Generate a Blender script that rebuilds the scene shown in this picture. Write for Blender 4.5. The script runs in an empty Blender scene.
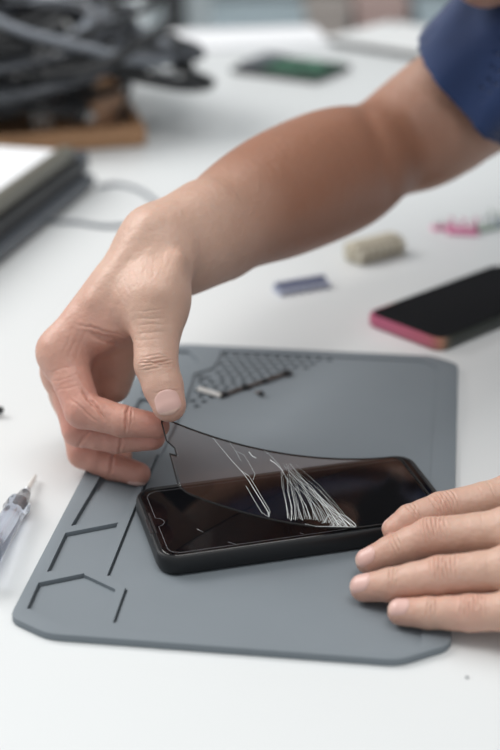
import bpy, bmesh, math, random
import numpy as np
from mathutils import Vector, Matrix
R = math.radians
C = bpy.context.scene.collection
SC = bpy.context.scene

# ------------------------------------------------------------------ camera
FPX, PITCH, ROLL, CAMZ = 1438.0, R(24.3), R(0.57), 0.3998
cp, sp, cr, sr = math.cos(PITCH), math.sin(PITCH), math.cos(ROLL), math.sin(ROLL)
fwd = Vector((0, cp, -sp)); upv = Vector((0, sp, cp)); rt = Vector((1, 0, 0))
cam_r = rt*cr - upv*sr; cam_u = rt*sr + upv*cr
cd = bpy.data.cameras.new('camera'); cam = bpy.data.objects.new('camera', cd); C.objects.link(cam)
cam.matrix_world = Matrix(((cam_r.x, cam_u.x, -fwd.x, 0), (cam_r.y, cam_u.y, -fwd.y, 0), (cam_r.z, cam_u.z, -fwd.z, CAMZ), (0, 0, 0, 1)))
cd.sensor_fit = 'VERTICAL'; cd.sensor_height = 36; cd.sensor_width = 24
cd.lens = FPX/750*36; cd.clip_start = 0.02
cd.dof.use_dof = True; cd.dof.focus_distance = 0.765; cd.dof.aperture_fstop = 4.3
SC.camera = cam

def cw(px, py, d):
    """world point seen at pixel (px,py) at depth d"""
    a = (px-250)/FPX*d; b = (375-py)/FPX*d
    x = a*cr + b*sr; u = -a*sr + b*cr
    return np.array([x, d*cp+u*sp, CAMZ-d*sp+u*cp])
def at(px, py, z=0.0):
    v = cw(px, py, 1.0) - np.array([0, 0, CAMZ]); t = (z-CAMZ)/v[2]
    return np.array([0, 0, CAMZ]) + v*t

# ------------------------------------------------------------------ world, lights, exposure
SC.view_settings.view_transform = 'Standard'; SC.view_settings.look = 'None'
SC.view_settings.gamma = 1; SC.view_settings.use_curve_mapping = False
SC.view_settings.exposure = 0.24
w = bpy.data.worlds.new('world'); SC.world = w; w.use_nodes = True
w.node_tree.nodes['Background'].inputs[0].default_value = (0.92, 0.97, 1.0, 1)
w.node_tree.nodes['Background'].inputs[1].default_value = 0.42
def area(name, loc, target, size, size_y, power, col):
    l = bpy.data.lights.new(name, 'AREA'); l.shape = 'RECTANGLE'; l.size = size; l.size_y = size_y
    l.energy = power; l.color = col
    o = bpy.data.objects.new(name, l); C.objects.link(o); o.location = loc
    o.rotation_euler = (Vector(target)-Vector(loc)).to_track_quat('-Z', 'Y').to_euler()
    return o
area('window_light', (-1.9, 1.85, 1.9), (0, 0.7, 0), 1.8, 1.6, 56, (1.0, 0.98, 0.96))
area('overhead_fill', (0.1, 0.25, 2.1), (0, 0.65, 0), 1.2, 0.8, 15, (1.0, 0.98, 0.95))  # overhead fill with no known fixture, placed to lift the near mat

area('shelf_fill', (0.3, 2.5, 2.4), (0.2, 3.4, -.3), 1.4, 0.7, 12, (1.0, 0.99, 0.97))  # fill with no fixture, added to brighten the shelving behind
# ------------------------------------------------------------------ materials
def mat(name, col, rough=0.5, metal=0.0, noise=0.0, nscale=40, bump=0.0, bscale=400, bdist=0.0003, **kw):
    m = bpy.data.materials.new(name); m.use_nodes = True
    nt = m.node_tree; b = nt.nodes['Principled BSDF']
    b.inputs['Base Color'].default_value = (*col, 1); b.inputs['Roughness'].default_value = rough
    b.inputs['Metallic'].default_value = metal
    for k, v in kw.items():
        b.inputs[k.replace('_', ' ')].default_value = v
    tc = nt.nodes.new('ShaderNodeTexCoord')
    if noise:
        n = nt.nodes.new('ShaderNodeTexNoise'); n.inputs['Scale'].default_value = nscale; n.inputs['Detail'].default_value = 4
        nt.links.new(tc.outputs['Object'], n.inputs['Vector'])
        mx = nt.nodes.new('ShaderNodeMix'); mx.data_type = 'RGBA'
        mx.inputs[6].default_value = (*[max(0, c*(1-noise)) for c in col], 1)
        mx.inputs[7].default_value = (*[min(1, c*(1+noise)) for c in col], 1)
        nt.links.new(n.outputs['Fac'], mx.inputs[0]); nt.links.new(mx.outputs[2], b.inputs['Base Color'])
    if bump:
        n2 = nt.nodes.new('ShaderNodeTexNoise'); n2.inputs['Scale'].default_value = bscale
        nt.links.new(tc.outputs['Object'], n2.inputs['Vector'])
        bp = nt.nodes.new('ShaderNodeBump'); bp.inputs['Strength'].default_value = bump; bp.inputs['Distance'].default_value = bdist
        nt.links.new(n2.outputs['Fac'], bp.inputs['Height']); nt.links.new(bp.outputs['Normal'], b.inputs['Normal'])
    return m

M = {}
M['desk'] = mat('white_laminate', (0.725, 0.745, 0.750), 0.42, noise=0.02, nscale=5)
M['desk_leg'] = mat('grey_steel', (0.5, 0.5, 0.52), 0.4, 0.6)
M['mat'] = mat('grey_silicone', (0.195, 0.222, 0.245), 0.62, noise=0.04, nscale=30, bump=0.15, bscale=1500, bdist=0.0002, Specular_IOR_Level=0.3)
M['case'] = mat('black_case', (0.006, 0.0065, 0.008), 0.42)
M['slot'] = mat('dark_slot', (0.03, 0.03, 0.032), 0.25)
M['screen'] = mat('black_glass', (0.003, 0.003, 0.004), 0.035, Specular_IOR_Level=0.4)
M['glint_scratch'] = mat('edge_glint_and_scratch', (0.16, 0.16, 0.17), 0.25)  # grey standing in for the glass-edge highlight; scratches use it too
M['border'] = mat('black_border', (0.006, 0.006, 0.006), 0.6)
M['crack'] = mat('glass_fracture', (0.78, 0.82, 0.82), 0.22)
M['steel'] = mat('bright_steel', (0.86, 0.85, 0.82), 0.35, 0.35)
M['brownmetal'] = mat('dull_brown_metal', (0.10, 0.075, 0.065), 0.45, 0.3)
M['dark'] = mat('dark_plastic', (0.018, 0.019, 0.021), 0.45)
M['cable'] = mat('black_rubber', (0.010, 0.011, 0.013), 0.38)
M['cable2'] = mat('grey_rubber', (0.20, 0.22, 0.25), 0.4)
M['cable3'] = mat('charcoal_rubber', (0.05, 0.055, 0.065), 0.4)
M['silver'] = mat('dull_silver', (0.55, 0.55, 0.54), 0.35, 0.7)
M['cardboard'] = mat('brown_cardboard', (0.38, 0.215, 0.115), 0.8, noise=0.3, nscale=25)
M['tan'] = mat('tan_plastic', (0.5, 0.31, 0.2), 0.6, noise=0.1)
M['white'] = mat('white_plastic', (0.76, 0.77, 0.77), 0.4)
M['paper'] = mat('white_paper', (0.80, 0.81, 0.83), 0.7)
M['olive'] = mat('olive_grey_metal', (0.17, 0.165, 0.14), 0.4, 0.2)
M['slate'] = mat('slate_plastic', (0.09, 0.10, 0.115), 0.35)
M['pcb'] = mat('green_circuit_board', (0.045, 0.14, 0.085), 0.4, noise=0.5, nscale=120)
M['beige'] = mat('beige_plastic', (0.47, 0.43, 0.34), 0.5, noise=0.1)
M['beige2'] = mat('pale_beige_plastic', (0.6, 0.56, 0.46), 0.5)
M['navy'] = mat('navy_plastic', (0.07, 0.085, 0.19), 0.35)
M['bluegrey'] = mat('blue_grey_plastic', (0.33, 0.36, 0.47), 0.4)
M['pink'] = mat('pink_plastic', (0.72, 0.25, 0.42), 0.4)
M['palegreen'] = mat('pale_green_plastic', (0.42, 0.52, 0.44), 0.4)
M['screen2'] = mat('dark_glass', (0.012, 0.012, 0.013), 0.05)
M['clear'] = mat('clear_blue_plastic', (0.80, 0.84, 0.93), 0.08, Transmission_Weight=0.85, IOR=1.45)
M['shirt'] = mat('navy_cotton', (0.013, 0.036, 0.118), 0.85, noise=0.12, nscale=60, bump=0.2, bscale=2500, bdist=0.0002, Sheen_Weight=0.25)
M['trousers'] = mat('dark_denim', (0.03, 0.04, 0.06), 0.9)
M['hair'] = mat('dark_brown_hair', (0.03, 0.018, 0.012), 0.55, bump=0.5, bscale=300, bdist=0.002)
M['eyewhite'] = mat('eye_white', (0.75, 0.73, 0.7), 0.2)
M['iris'] = mat('brown_iris', (0.06, 0.03, 0.015), 0.15)
M['shelf'] = mat('pale_grey_shelf', (0.78, 0.83, 0.85), 0.5)
M['wall'] = mat('pale_wall', (0.72, 0.78, 0.80), 0.8)
M['wall_dark'] = mat('dark_wall_paint', (0.035, 0.037, 0.042), 0.7)
M['floor'] = mat('grey_floor', (0.40, 0.42, 0.43), 0.5, noise=0.06, nscale=6)
M['bin_blue'] = mat('grey_blue_bin', (0.45, 0.54, 0.58), 0.6)
M['bin_brown'] = mat('brown_grey_carton', (0.42, 0.37, 0.34), 0.7)
M['bin_pink'] = mat('dusty_pink_carton', (0.50, 0.36, 0.33), 0.7)
M['bin_white'] = mat('white_bin', (0.68, 0.72, 0.74), 0.6)

# two-tone case of the second phone
def grad_case():
    m = mat('pink_to_dark_case', (0.4, 0.1, 0.16), 0.3)
    nt = m.node_tree; b = nt.nodes['Principled BSDF']
    tc = nt.nodes.new('ShaderNodeTexCoord'); se = nt.nodes.new('ShaderNodeSeparateXYZ')
    nt.links.new(tc.outputs['Object'], se.inputs[0])
    rp = nt.nodes.new('ShaderNodeValToRGB')
    mr = nt.nodes.new('ShaderNodeMapRange'); mr.inputs[1].default_value = -0.082; mr.inputs[2].default_value = -0.05
    ad = nt.nodes.new('ShaderNodeMath'); ad.operation = 'MULTIPLY_ADD'; ad.inputs[1].default_value = -0.35
    nt.links.new(se.outputs['Y'], ad.inputs[0]); nt.links.new(se.outputs['X'], ad.inputs[2])
    nt.links.new(ad.outputs[0], mr.inputs[0]); nt.links.new(mr.outputs[0], rp.inputs[0])
    el = rp.color_ramp.elements
    el[0].position = 0.0; el[0].color = (0.42, 0.09, 0.17, 1); el[1].position = 1; el[1].color = (0.03, 0.035, 0.03, 1)
    for p_, c_ in ((0.45, (0.45, 0.11, 0.16, 1)), (0.66, (0.42, 0.20, 0.13, 1)), (0.84, (0.10, 0.085, 0.06, 1))):
        e = el.new(p_); e.color = c_
    nt.links.new(rp.outputs[0], b.inputs['Base Color'])
    return m
M['case2'] = grad_case()

def skin_mat():
    m = mat('skin', (0.56, 0.31, 0.22), 0.47)
    nt = m.node_tree; b = nt.nodes['Principled BSDF']
    tc = nt.nodes.new('ShaderNodeTexCoord')
    n = nt.nodes.new('ShaderNodeTexNoise'); n.inputs['Scale'].default_value = 55; n.inputs['Detail'].default_value = 5
    nt.links.new(tc.outputs['Object'], n.inputs['Vector'])
    mx = nt.nodes.new('ShaderNodeMix'); mx.data_type = 'RGBA'
    mx.inputs[6].default_value = (0.50, 0.305, 0.225, 1); mx.inputs[7].default_value = (0.64, 0.43, 0.34, 1)
    nt.links.new(n.outputs['Fac'], mx.inputs[0])
    at_ = nt.nodes.new('ShaderNodeAttribute'); at_.attribute_name = 'flush'
    m2 = nt.nodes.new('ShaderNodeMix'); m2.data_type = 'RGBA'; m2.inputs[7].default_value = (0.54, 0.21, 0.165, 1)
    nt.links.new(at_.outputs['Fac'], m2.inputs[0]); nt.links.new(mx.outputs[2], m2.inputs[6])
    at2 = nt.nodes.new('ShaderNodeAttribute'); at2.attribute_name = 'tan'  # forearm tan mixed with shade painted into the skin colour
    m3 = nt.nodes.new('ShaderNodeMix'); m3.data_type = 'RGBA'; m3.inputs[7].default_value = (0.27, 0.112, 0.062, 1)
    nt.links.new(at2.outputs['Fac'], m3.inputs[0]); nt.links.new(m2.outputs[2], m3.inputs[6])
    nt.links.new(m3.outputs[2], b.inputs['Base Color'])
    b.inputs['Subsurface Weight'].default_value = 0.22
    b.inputs['Subsurface Radius'].default_value = (1.0, 0.35, 0.2); b.inputs['Subsurface Scale'].default_value = 0.004
    vo = nt.nodes.new('ShaderNodeTexVoronoi'); vo.inputs['Scale'].default_value = 900; vo.feature = 'DISTANCE_TO_EDGE'
    n2 = nt.nodes.new('ShaderNodeTexNoise'); n2.inputs['Scale'].default_value = 220; n2.inputs['Detail'].default_value = 8
    nt.links.new(tc.outputs['Object'], vo.inputs['Vector']); nt.links.new(tc.outputs['Object'], n2.inputs['Vector'])
    b1 = nt.nodes.new('ShaderNodeBump'); b1.inputs['Strength'].default_value = 0.35; b1.inputs['Distance'].default_value = 0.0003
    b2 = nt.nodes.new('ShaderNodeBump'); b2.inputs['Strength'].default_value = 0.5; b2.inputs['Distance'].default_value = 0.0014
    nt.links.new(vo.outputs['Distance'], b1.inputs['Height']); nt.links.new(n2.outputs['Fac'], b2.inputs['Height'])
    nt.links.new(b1.outputs['Normal'], b2.inputs['Normal']); nt.links.new(b2.outputs['Normal'], b.inputs['Normal'])
    return m
M['skin'] = skin_mat()
M['nail'] = mat('fingernail', (0.66, 0.42, 0.37), 0.36)
M['nailtip'] = mat('fingernail_free_edge', (0.70, 0.48, 0.40), 0.3)

def glass_mat():
    m = bpy.data.materials.new('tempered_glass'); m.use_nodes = True
    nt = m.node_tree; nt.nodes.remove(nt.nodes['Principled BSDF']); out = nt.nodes['Material Output']
    tr = nt.nodes.new('ShaderNodeBsdfTransparent'); tr.inputs[0].default_value = (0.90, 0.875, 0.87, 1)
    gl = nt.nodes.new('ShaderNodeBsdfGlossy'); gl.inputs['Roughness'].default_value = 0.06
    fr = nt.nodes.new('ShaderNodeFresnel'); fr.inputs[0].default_value = 1.5
    mx = nt.nodes.new('ShaderNodeMixShader')
    ge = nt.nodes.new('ShaderNodeNewGeometry'); sb = nt.nodes.new('ShaderNodeMath'); sb.operation = 'SUBTRACT'; sb.inputs[0].default_value = 1
    mu = nt.nodes.new('ShaderNodeMath'); mu.operation = 'MULTIPLY'; m2 = nt.nodes.new('ShaderNodeMath'); m2.operation = 'MULTIPLY'; m2.inputs[1].default_value = 1.7; m2.use_clamp = True
    nt.links.new(ge.outputs['Backfacing'], sb.inputs[1]); nt.links.new(fr.outputs[0], m2.inputs[0]); nt.links.new(m2.outputs[0], mu.inputs[0]); nt.links.new(sb.outputs[0], mu.inputs[1])
    nt.links.new(mu.outputs[0], mx.inputs[0]); nt.links.new(tr.outputs[0], mx.inputs[1]); nt.links.new(gl.outputs[0], mx.inputs[2])
    nt.links.new(mx.outputs[0], out.inputs[0])
    return m
M['glass'] = glass_mat()

# ------------------------------------------------------------------ helpers
def link(name, me, m=None, parent=None, smooth=False):
    o = bpy.data.objects.new(name, me); C.objects.link(o)
    if m is not None: me.materials.append(m)
    if parent is not None: o.parent = parent
    if smooth:
        me.polygons.foreach_set('use_smooth', [True]*len(me.polygons))
    return o
def obj(name, bm, m, parent=None, smooth=False):
    bmesh.ops.recalc_face_normals(bm, faces=bm.faces)
    me = bpy.data.meshes.new(name); bm.to_mesh(me); bm.free()
    o = link(name, me, m, parent, smooth)
    return o
def tag(o, label, cat, group=None, kind=None):
    if label: o['label'] = label
    if cat: o['category'] = cat
    if group: o['group'] = group
    if kind: o['kind'] = kind
    return o
def thing(name, label, cat, loc=(0, 0, 0), rz=0.0, group=None):
    o = bpy.data.objects.new(name, None); C.objects.link(o); o.empty_display_size = 0.02
    o.location = loc; o.rotation_euler = (0, 0, rz); return tag(o, label, cat, group)
def struct(o): o['kind'] = 'structure'; return o
def add_box(bm, x0, x1, y0, y1, z0, z1, bev=0.0, seg=2):
    t = bmesh.new()
    bmesh.ops.create_cube(t, size=1, matrix=Matrix.Translation(((x0+x1)/2, (y0+y1)/2, (z0+z1)/2)) @ Matrix.Diagonal((x1-x0, y1-y0, z1-z0, 1)))
    if bev: bmesh.ops.bevel(t, geom=t.edges[:], offset=bev, segments=seg, affect='EDGES', profile=0.5)
    me = bpy.data.meshes.new('t'); t.to_mesh(me); t.free(); bm.from_mesh(me); bpy.data.meshes.remove(me)
    return bm
def box(*a, **k): return add_box(bmesh.new(), *a, **k)
def add_cone(bm, p0, p1, r0, r1, seg=20):
    p0, p1 = Vector(p0), Vector(p1); d = p1-p0
    q = d.to_track_quat('Z', 'Y').to_matrix().to_4x4()
    bmesh.ops.create_cone(bm, cap_ends=True, segments=seg, radius1=r0, radius2=r1, depth=d.length, matrix=Matrix.Translation((p0+p1)/2) @ q)
    return bm
def tube(pts, r, seg=8, sm=8):
    """closed tube mesh along a Catmull-Rom curve"""
    P = [np.array(p, float) for p in pts]; P = [2*P[0]-P[1]]+P+[2*P[-1]-P[-2]]
    Q = []
    for i in range(1, len(P)-2):
        for j in range(sm):
            t = j/sm; a, b, c, d = P[i-1:i+3]
            Q.append(0.5*((2*b)+(-a+c)*t+(2*a-5*b+4*c-d)*t*t+(-a+3*b-3*c+d)*t**3))
    Q.append(P[-2]); Q = np.array(Q)
    T = np.gradient(Q, axis=0); T /= np.linalg.norm(T, axis=1)[:, None]+1e-9
    n = np.cross(T[0], [0, 0, 1]); n = n if np.linalg.norm(n) > 1e-3 else np.array([1., 0, 0]); n /= np.linalg.norm(n)
    vs = []
    for q, t in zip(Q, T):
        n = n-t*np.dot(n, t); n /= np.linalg.norm(n); b = np.cross(t, n)
        for k in range(seg):
            a = 2*math.pi*k/seg; vs.append(q+r*(math.cos(a)*n+math.sin(a)*b))
    fs = []
    for i in range(len(Q)-1):
        for k in range(seg):
            fs.append((i*seg+k, i*seg+(k+1) % seg, (i+1)*seg+(k+1) % seg, (i+1)*seg+k))
    fs.append(tuple(range(seg))[::-1]); fs.append(tuple((len(Q)-1)*seg+k for k in range(seg)))
    me = bpy.data.meshes.new('tube'); me.from_pydata([tuple(v) for v in vs], [], fs)
    return me
def add_mesh(bm, me): bm.from_mesh(me); bpy.data.meshes.remove(me)
def rrect(hx, hy, r, n=8):
    pts = []
    for cx, cy, a0 in ((hx-r, hy-r, 0), (-hx+r, hy-r, 90), (-hx+r, -hy+r, 180), (hx-r, -hy+r, 270)):
        for i in range(n+1):
            a = R(a0+90*i/n); pts.append((cx+r*math.cos(a), cy+r*math.sin(a)))
    return pts
def add_layers(bm, loops):
    """stack of equal-length loops (lists of 3D points) skinned, capped"""
    rows = [[bm.verts.new(p) for p in lp] for lp in loops]
    n = len(rows[0])
    for a, b in zip(rows[:-1], rows[1:]):
        for i in range(n):
            bm.faces.new((a[i], a[(i+1) % n], b[(i+1) % n], b[i]))
    bm.faces.new(rows[0][::-1]); bm.faces.new(rows[-1])
    return bm
def add_prism(bm, poly, z0, z1):
    return add_layers(bm, [[(x, y, z0) for x, y in poly], [(x, y, z1) for x, y in poly]])
def shade_auto(o, ang=40):
    me = o.data
    me.polygons.foreach_set('use_smooth', [True]*len(me.polygons))
    bm = bmesh.new(); bm.from_mesh(me)
    for e in bm.edges:
        if len(e.link_faces) == 2 and e.calc_face_angle(0) > R(ang): e.smooth = False
    bm.to_mesh(me); bm.free()
    return o

# ------------------------------------------------------------------ implicit surfaces (body)
def smin(a, b, k):
    h = np.maximum(k-np.abs(a-b), 0)/k
    return np.minimum(a, b)-h*h*k*0.25
class Imp:
    def __init__(s): s.pr = []; s.cr = []; s.kf = {}; s.cut = None
    def chain(s, g, pts, rs, k=0.004, smooth=False):
        s.n = getattr(s, 'n', 0)+1
        Q = [np.array([*p, r_], float) for p, r_ in zip(pts, rs)]
        if smooth and len(Q) > 2:
            E = [2*Q[0]-Q[1]]+Q+[2*Q[-1]-Q[-2]]; O = []
            for i in range(1, len(E)-2):
                for j in range(5):
                    t = j/5; a, b, c, d = E[i-1:i+3]
                    O.append(0.5*((2*b)+(-a+c)*t+(2*a-5*b+4*c-d)*t*t+(-a+3*b-3*c+d)*t**3))
            Q = O+[Q[-1]]
        for a, b in zip(Q[:-1], Q[1:]): s.pr.append((g, a[:3], b[:3], a[3], b[3], k, s.n))
    def crease(s, c, ax, wd, dp, rad):
        ax = np.array(ax, float); ax /= np.linalg.norm(ax); s.cr.append((np.array(c, float), ax, wd, dp, rad))
    def sub(s, c, Rb):
        o = Imp(); o.kf = s.kf; o.cut = s.cut
        for p in s.pr:
            ba = p[2]-p[1]; t = np.clip(np.dot(c-p[1], ba)/max(np.dot(ba, ba), 1e-12), 0, 1)
            if np.linalg.norm(c-(p[1]+t*ba))-max(p[3], p[4])-Rb < 0.03: o.pr.append(p)
        o.cr = [q for q in s.cr if np.linalg.norm(c-q[0]) < Rb+q[4]*2]
        return o
    def __call__(s, P):
        G = {}
        CH = {}
        for g, a, b, ra, rb, k, ci in s.pr:
            ba = b-a; L = max(float(np.dot(ba, ba)), 1e-12); pa = P-a
            t = np.clip(pa@ba/L, 0, 1)
            q = pa-t[:, None]*ba
            d = np.sqrt(np.einsum('ij,ij->i', q, q))-(ra+t*(rb-ra))
            CH[ci] = (g, k, d) if ci not in CH else (g, k, smin(CH[ci][2], d, .0015))
        for g, k, d in CH.values(): G[g] = d if g not in G else smin(G[g], d, k)
        core = G.pop('core', None)
        out = core if core is not None else np.full(len(P), 0.05)
        for g, d in G.items():
            dd = d if core is None else smin(core, d, s.kf.get(g, 0.008))
            out = np.minimum(out, dd)
        for c, ax, wd, dp, rad in s.cr:
            v = P-c; h = v@ax; r2 = np.einsum('ij,ij->i', v, v)-h*h
            out = out+dp*np.exp(-(h/wd)**2)*np.exp(-(r2/rad**2)**2)
        if s.cut is not None: out = s.cut(P, out)
        return out
def sdf_mesh(F, lo, hi, h, B=16, relax=1):
    lo = np.array(lo, float); N = np.ceil((np.array(hi)-lo)/h).astype(int)+1
    nb = np.ceil(N/B).astype(int); NN = nb*B+2
    ids = np.stack(np.meshgrid(*[np.arange(n) for n in nb], indexing='ij'), -1).reshape(-1, 3)
    cen = lo+(ids*B+B/2)*h; rad = B*h/2*1.7321
    d0 = F(cen)
    act = ids[np.abs(d0) < rad*1.25+0.012]
    off = np.stack(np.meshgrid(*[np.arange(B+1)]*3, indexing='ij'), -1).reshape(-1, 3)
    cid, cpos, quads = [], [], []
    def gid(I): return (I[:, 0].astype(np.int64)*NN[1]+I[:, 1])*NN[2]+I[:, 2]
    for b in act:
        base = b*B; P = lo+(base+off)*h
        f = F.sub(lo+(base+B/2)*h, rad+h) if hasattr(F, 'sub') else F
        if hasattr(f, 'pr') and not f.pr: continue
        v = f(P).reshape(B+1, B+1, B+1); sgn = v < 0
        if sgn.all() or not sgn.any(): continue
        S = np.zeros((B, B, B)); W = np.zeros((B, B, B, 3))
        for ax in range(3):
            for o1 in (0, 1):
                for o2 in (0, 1):
                    s0 = [0, 0, 0]; oth = [i for i in range(3) if i != ax]; s0[oth[0]] = o1; s0[oth[1]] = o2
                    s1 = list(s0); s1[ax] = 1
                    a = v[s0[0]:s0[0]+B, s0[1]:s0[1]+B, s0[2]:s0[2]+B]; c = v[s1[0]:s1[0]+B, s1[1]:s1[1]+B, s1[2]:s1[2]+B]
                    m = (a < 0) != (c < 0)
                    t = np.where(m, a/np.where(m, a-c, 1), 0)
                    S += m
                    for q in range(3):
                        W[..., q] += m*(t if q == ax else s0[q])
        I = np.argwhere(S > 0)
        if len(I):
            cid.append(gid(I+base)); cpos.append(lo+(base+I+W[tuple(I.T)]/S[tuple(I.T)][:, None])*h)
        for ax in range(3):
            sl1 = [slice(0, B)]*3; sl1[ax] = slice(1, B+1)
            a = sgn[:B, :B, :B]; c = sgn[tuple(sl1)]
            for flip in (False, True):
                m = (a & ~c) if not flip else (~a & c)
                E = np.argwhere(m)
                if not len(E): continue
                E = E+base; u, w_ = [(1, 2), (2, 0), (0, 1)][ax]
                e1 = np.zeros(3, int); e1[u] = 1; e2 = np.zeros(3, int); e2[w_] = 1
                q = [gid(E-e1-e2), gid(E-e2), gid(E), gid(E-e1)]
                if flip: q = q[::-1]
                quads.append(np.stack(q, 1))
    cid = np.concatenate(cid); cpos = np.concatenate(cpos); quads = np.concatenate(quads)
    o = np.argsort(cid); cid = cid[o]; cpos = cpos[o]
    qi = np.searchsorted(cid, quads); qi = np.clip(qi, 0, len(cid)-1)
    ok = (cid[qi] == quads).all(1); qi = qi[ok]
    for _ in range(relax):
        acc = np.zeros_like(cpos); cnt = np.zeros(len(cpos))
        for a, b in ((0, 1), (1, 2), (2, 3), (3, 0)):
            np.add.at(acc, qi[:, a], cpos[qi[:, b]]); np.add.at(cnt, qi[:, a], 1)
        cpos = cpos*0.45+0.55*acc/np.maximum(cnt, 1)[:, None]
    return cpos, qi
def np_mesh(name, V, Q):
    lab = np.arange(len(V))
    while True:
        m = lab[Q].min(1); n = lab.copy(); np.minimum.at(n, Q.ravel(), np.repeat(m, 4)); n = n[n]
        if (n == lab).all(): break
        lab = n
    u, cnt = np.unique(lab, return_counts=True); keep = lab == u[cnt.argmax()]
    idx = np.cumsum(keep)-1; Q = idx[Q[keep[Q[:, 0]]]]; V = V[keep]
    me = bpy.data.meshes.new(name)
    me.vertices.add(len(V)); me.vertices.foreach_set('co', V.astype(np.float32).ravel())
    me.loops.add(len(Q)*4); me.loops.foreach_set('vertex_index', Q.astype(np.int32).ravel())
    me.polygons.add(len(Q)); me.polygons.foreach_set('loop_start', np.arange(0, len(Q)*4, 4, dtype=np.int32))
    me.polygons.foreach_set('use_smooth', np.ones(len(Q), dtype=bool))
    me.update(calc_edges=True); me.validate()
    return me

# ================================================================== SETTING
FZ = -0.74
struct(obj('floor', box(-3.5, 3.5, -1.5, 5.2, FZ-0.05, FZ), M['floor']))
struct(obj('wall_back', box(-3.5, 3.5, 5.2, 5.3, FZ, 0.9), M['wall']))
struct(obj('wall_back_upper', box(-3.5, 3.5, 5.15, 5.3, 0.9, 4.2), M['wall_dark']))

# desk
desk = thing('desk', 'large white work table that everything lies on', 'table', (-0.55, 1.0, FZ))
t = box(-1.0, 1.0, -0.95, 1.045, -FZ-0.03, -FZ, bev=0.002); shade_auto(obj('tabletop', t, M['desk'], desk))
for sx in (-0.92, 0.92):
    for sy in (-0.88, 0.97):
        obj('leg', box(sx-0.025, sx+0.025, sy-0.025, sy+0.025, 0, -FZ-0.03), M['desk_leg'], desk)

# shelving behind the desk
SY = 3.55
shelf = thing('shelving_unit', 'pale grey open shelving unit standing behind the white table', 'shelf', (0.3, SY, FZ))
for px in (-1.5, -0.57, 0.28, 1.2):
    for yy in (0.0, 0.34):
        obj('post', box(px-0.025, px+0.025, yy-0.02, yy+0.02, 0, 1.5), M['shelf'], shelf)
for z in (0.08, 0.36, 0.78, 1.15):
    obj('shelf_board', box(-1.53, 1.23, -0.02, 0.36, z-0.03, z), M['shelf'], shelf)
def bin_(x, wdt, h, z, m, label, nm='storage_box', cat='box'):
    b = thing(nm, label, cat, (x, SY+0.13, FZ+z))
    obj('box_body', box(-wdt/2, wdt/2, -0.12, 0.14, 0, h*0.82, bev=0.004), m, b)
    obj('box_lid', box(-wdt/2-0.006, wdt/2+0.006, -0.126, 0.146, h*0.82, h, bev=0.004), m, b)
    return b
bin_(-0.9, 0.30, 0.2, 0.36, M['bin_white'], 'white lidded box on the shelf behind the cable pile')
bin_(0.03, 0.22, 0.14, 0.36, M['bin_blue'], 'grey blue lidded box on the shelf, left of the brownish ones')
bin_(0.20, 0.10, 0.16, 0.36, M['bin_brown'], 'narrow brown carton on the shelf beside the grey blue box')
bin_(0.33, 0.12, 0.17, 0.36, M['bin_pink'], 'dusty pink carton on the shelf between two others')
bin_(0.47, 0.10, 0.15, 0.36, M['bin_blue'], 'small grey blue box on the shelf next to the shelf post')
bin_(0.72, 0.19, 0.26, 0.36, M['bin_brown'], 'brownish grey carton on the shelf just above the navy sleeve')
bin_(0.98, 0.2, 0.2, 0.36, M['bin_white'], 'white lidded box at the right end of the shelf')
bin_(-0.18, 0.05, 0.22, 0.36, M['dark'], 'small black upright box on the shelf near the cable pile')

# ================================================================== REPAIR MAT
MX, MY, MA, ML, MW, MT = 0.0113, 0.7421, -0.1453, 0.2142, 0.3572, 0.0042
ca, sa = math.cos(MA), math.sin(MA)
def to_mat(px, py, z=0.0032):
    p = at(px, py, z); dx, dy = p[0]-MX, p[1]-MY
    return (dx*ca+dy*sa, -dx*sa+dy*ca)
hx, hy = ML/2, MW/2
def cham(c, nxt): return c
outl = []
cc = 0.0135
corner = [(-hx, -hy+0.012), (-hx+0.022, -hy), (hx-0.024, -hy), (hx, -hy+0.016), (hx, hy-0.012), (hx-0.018, hy), (-hx+0.022, hy), (-hx, hy-0.014)]
def round_poly(pts, r, n=5):
    out = []
    m = len(pts)
    for i in range(m):
        a, b, c = [Vector(pts[(i+j) % m]).to_2d() for j in (-1, 0, 1)]
        u = (a-b).normalized(); v = (c-b).normalized()
        rr = min(r, (a-b).length*0.45, (c-b).length*0.45)
        p0 = b+u*rr; p1 = b+v*rr
        for k in range(n+1):
            t = k/n; q = p0*(1-t)**2+b*2*t*(1-t)+p1*t*t; out.append((q.x, q.y))
    return out
outl = round_poly(corner, 0.006)
bm = bmesh.new()
def inset(pts, d):
    P = np.array(pts); c = P.mean(0)
    n = len(P); out = []
    for i in range(n):
        t = P[(i+1) % n]-P[i-1]; t /= np.linalg.norm(t)+1e-12; nn = np.array([-t[1], t[0]])
        out.append(P[i]+nn*d)
    return out
add_layers(bm, [[(x, y, z) for x, y in inset(outl, d)] for z, d in ((0, 0.0004), (0.0005, 0), (MT-0.0007, 0), (MT-0.0002, 0.0002), (MT, 0.0007))])
mat_o = obj('repair_mat', bm, M['mat'])
cut = bmesh.new()
def pocket(poly, depth, r=0.0015):
    p = [(x, y) for x, y in poly]
    A = sum(p[i-1][0]*p[i][1]-p[i][0]*p[i-1][1] for i in range(len(p)))
    if A < 0: p = p[::-1]
    add_prism(cut, round_poly(p, r, 3), MT-depth, MT+0.002)
T = to_mat
D = 0.0020
hexa = [T(29, 610), T(40, 585), T(84, 576), T(116, 591), T(104, 618), T(64, 627)]
pocket(hexa, D)
pocket([T(118, 525), T(67, 535), T(49, 573), T(101, 568)], D)
a1, a2 = T(94, 480), T(73, 527)
dx, dy = a1[0]-a2[0], a1[1]-a2[1]
f_ = 2.1
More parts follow.
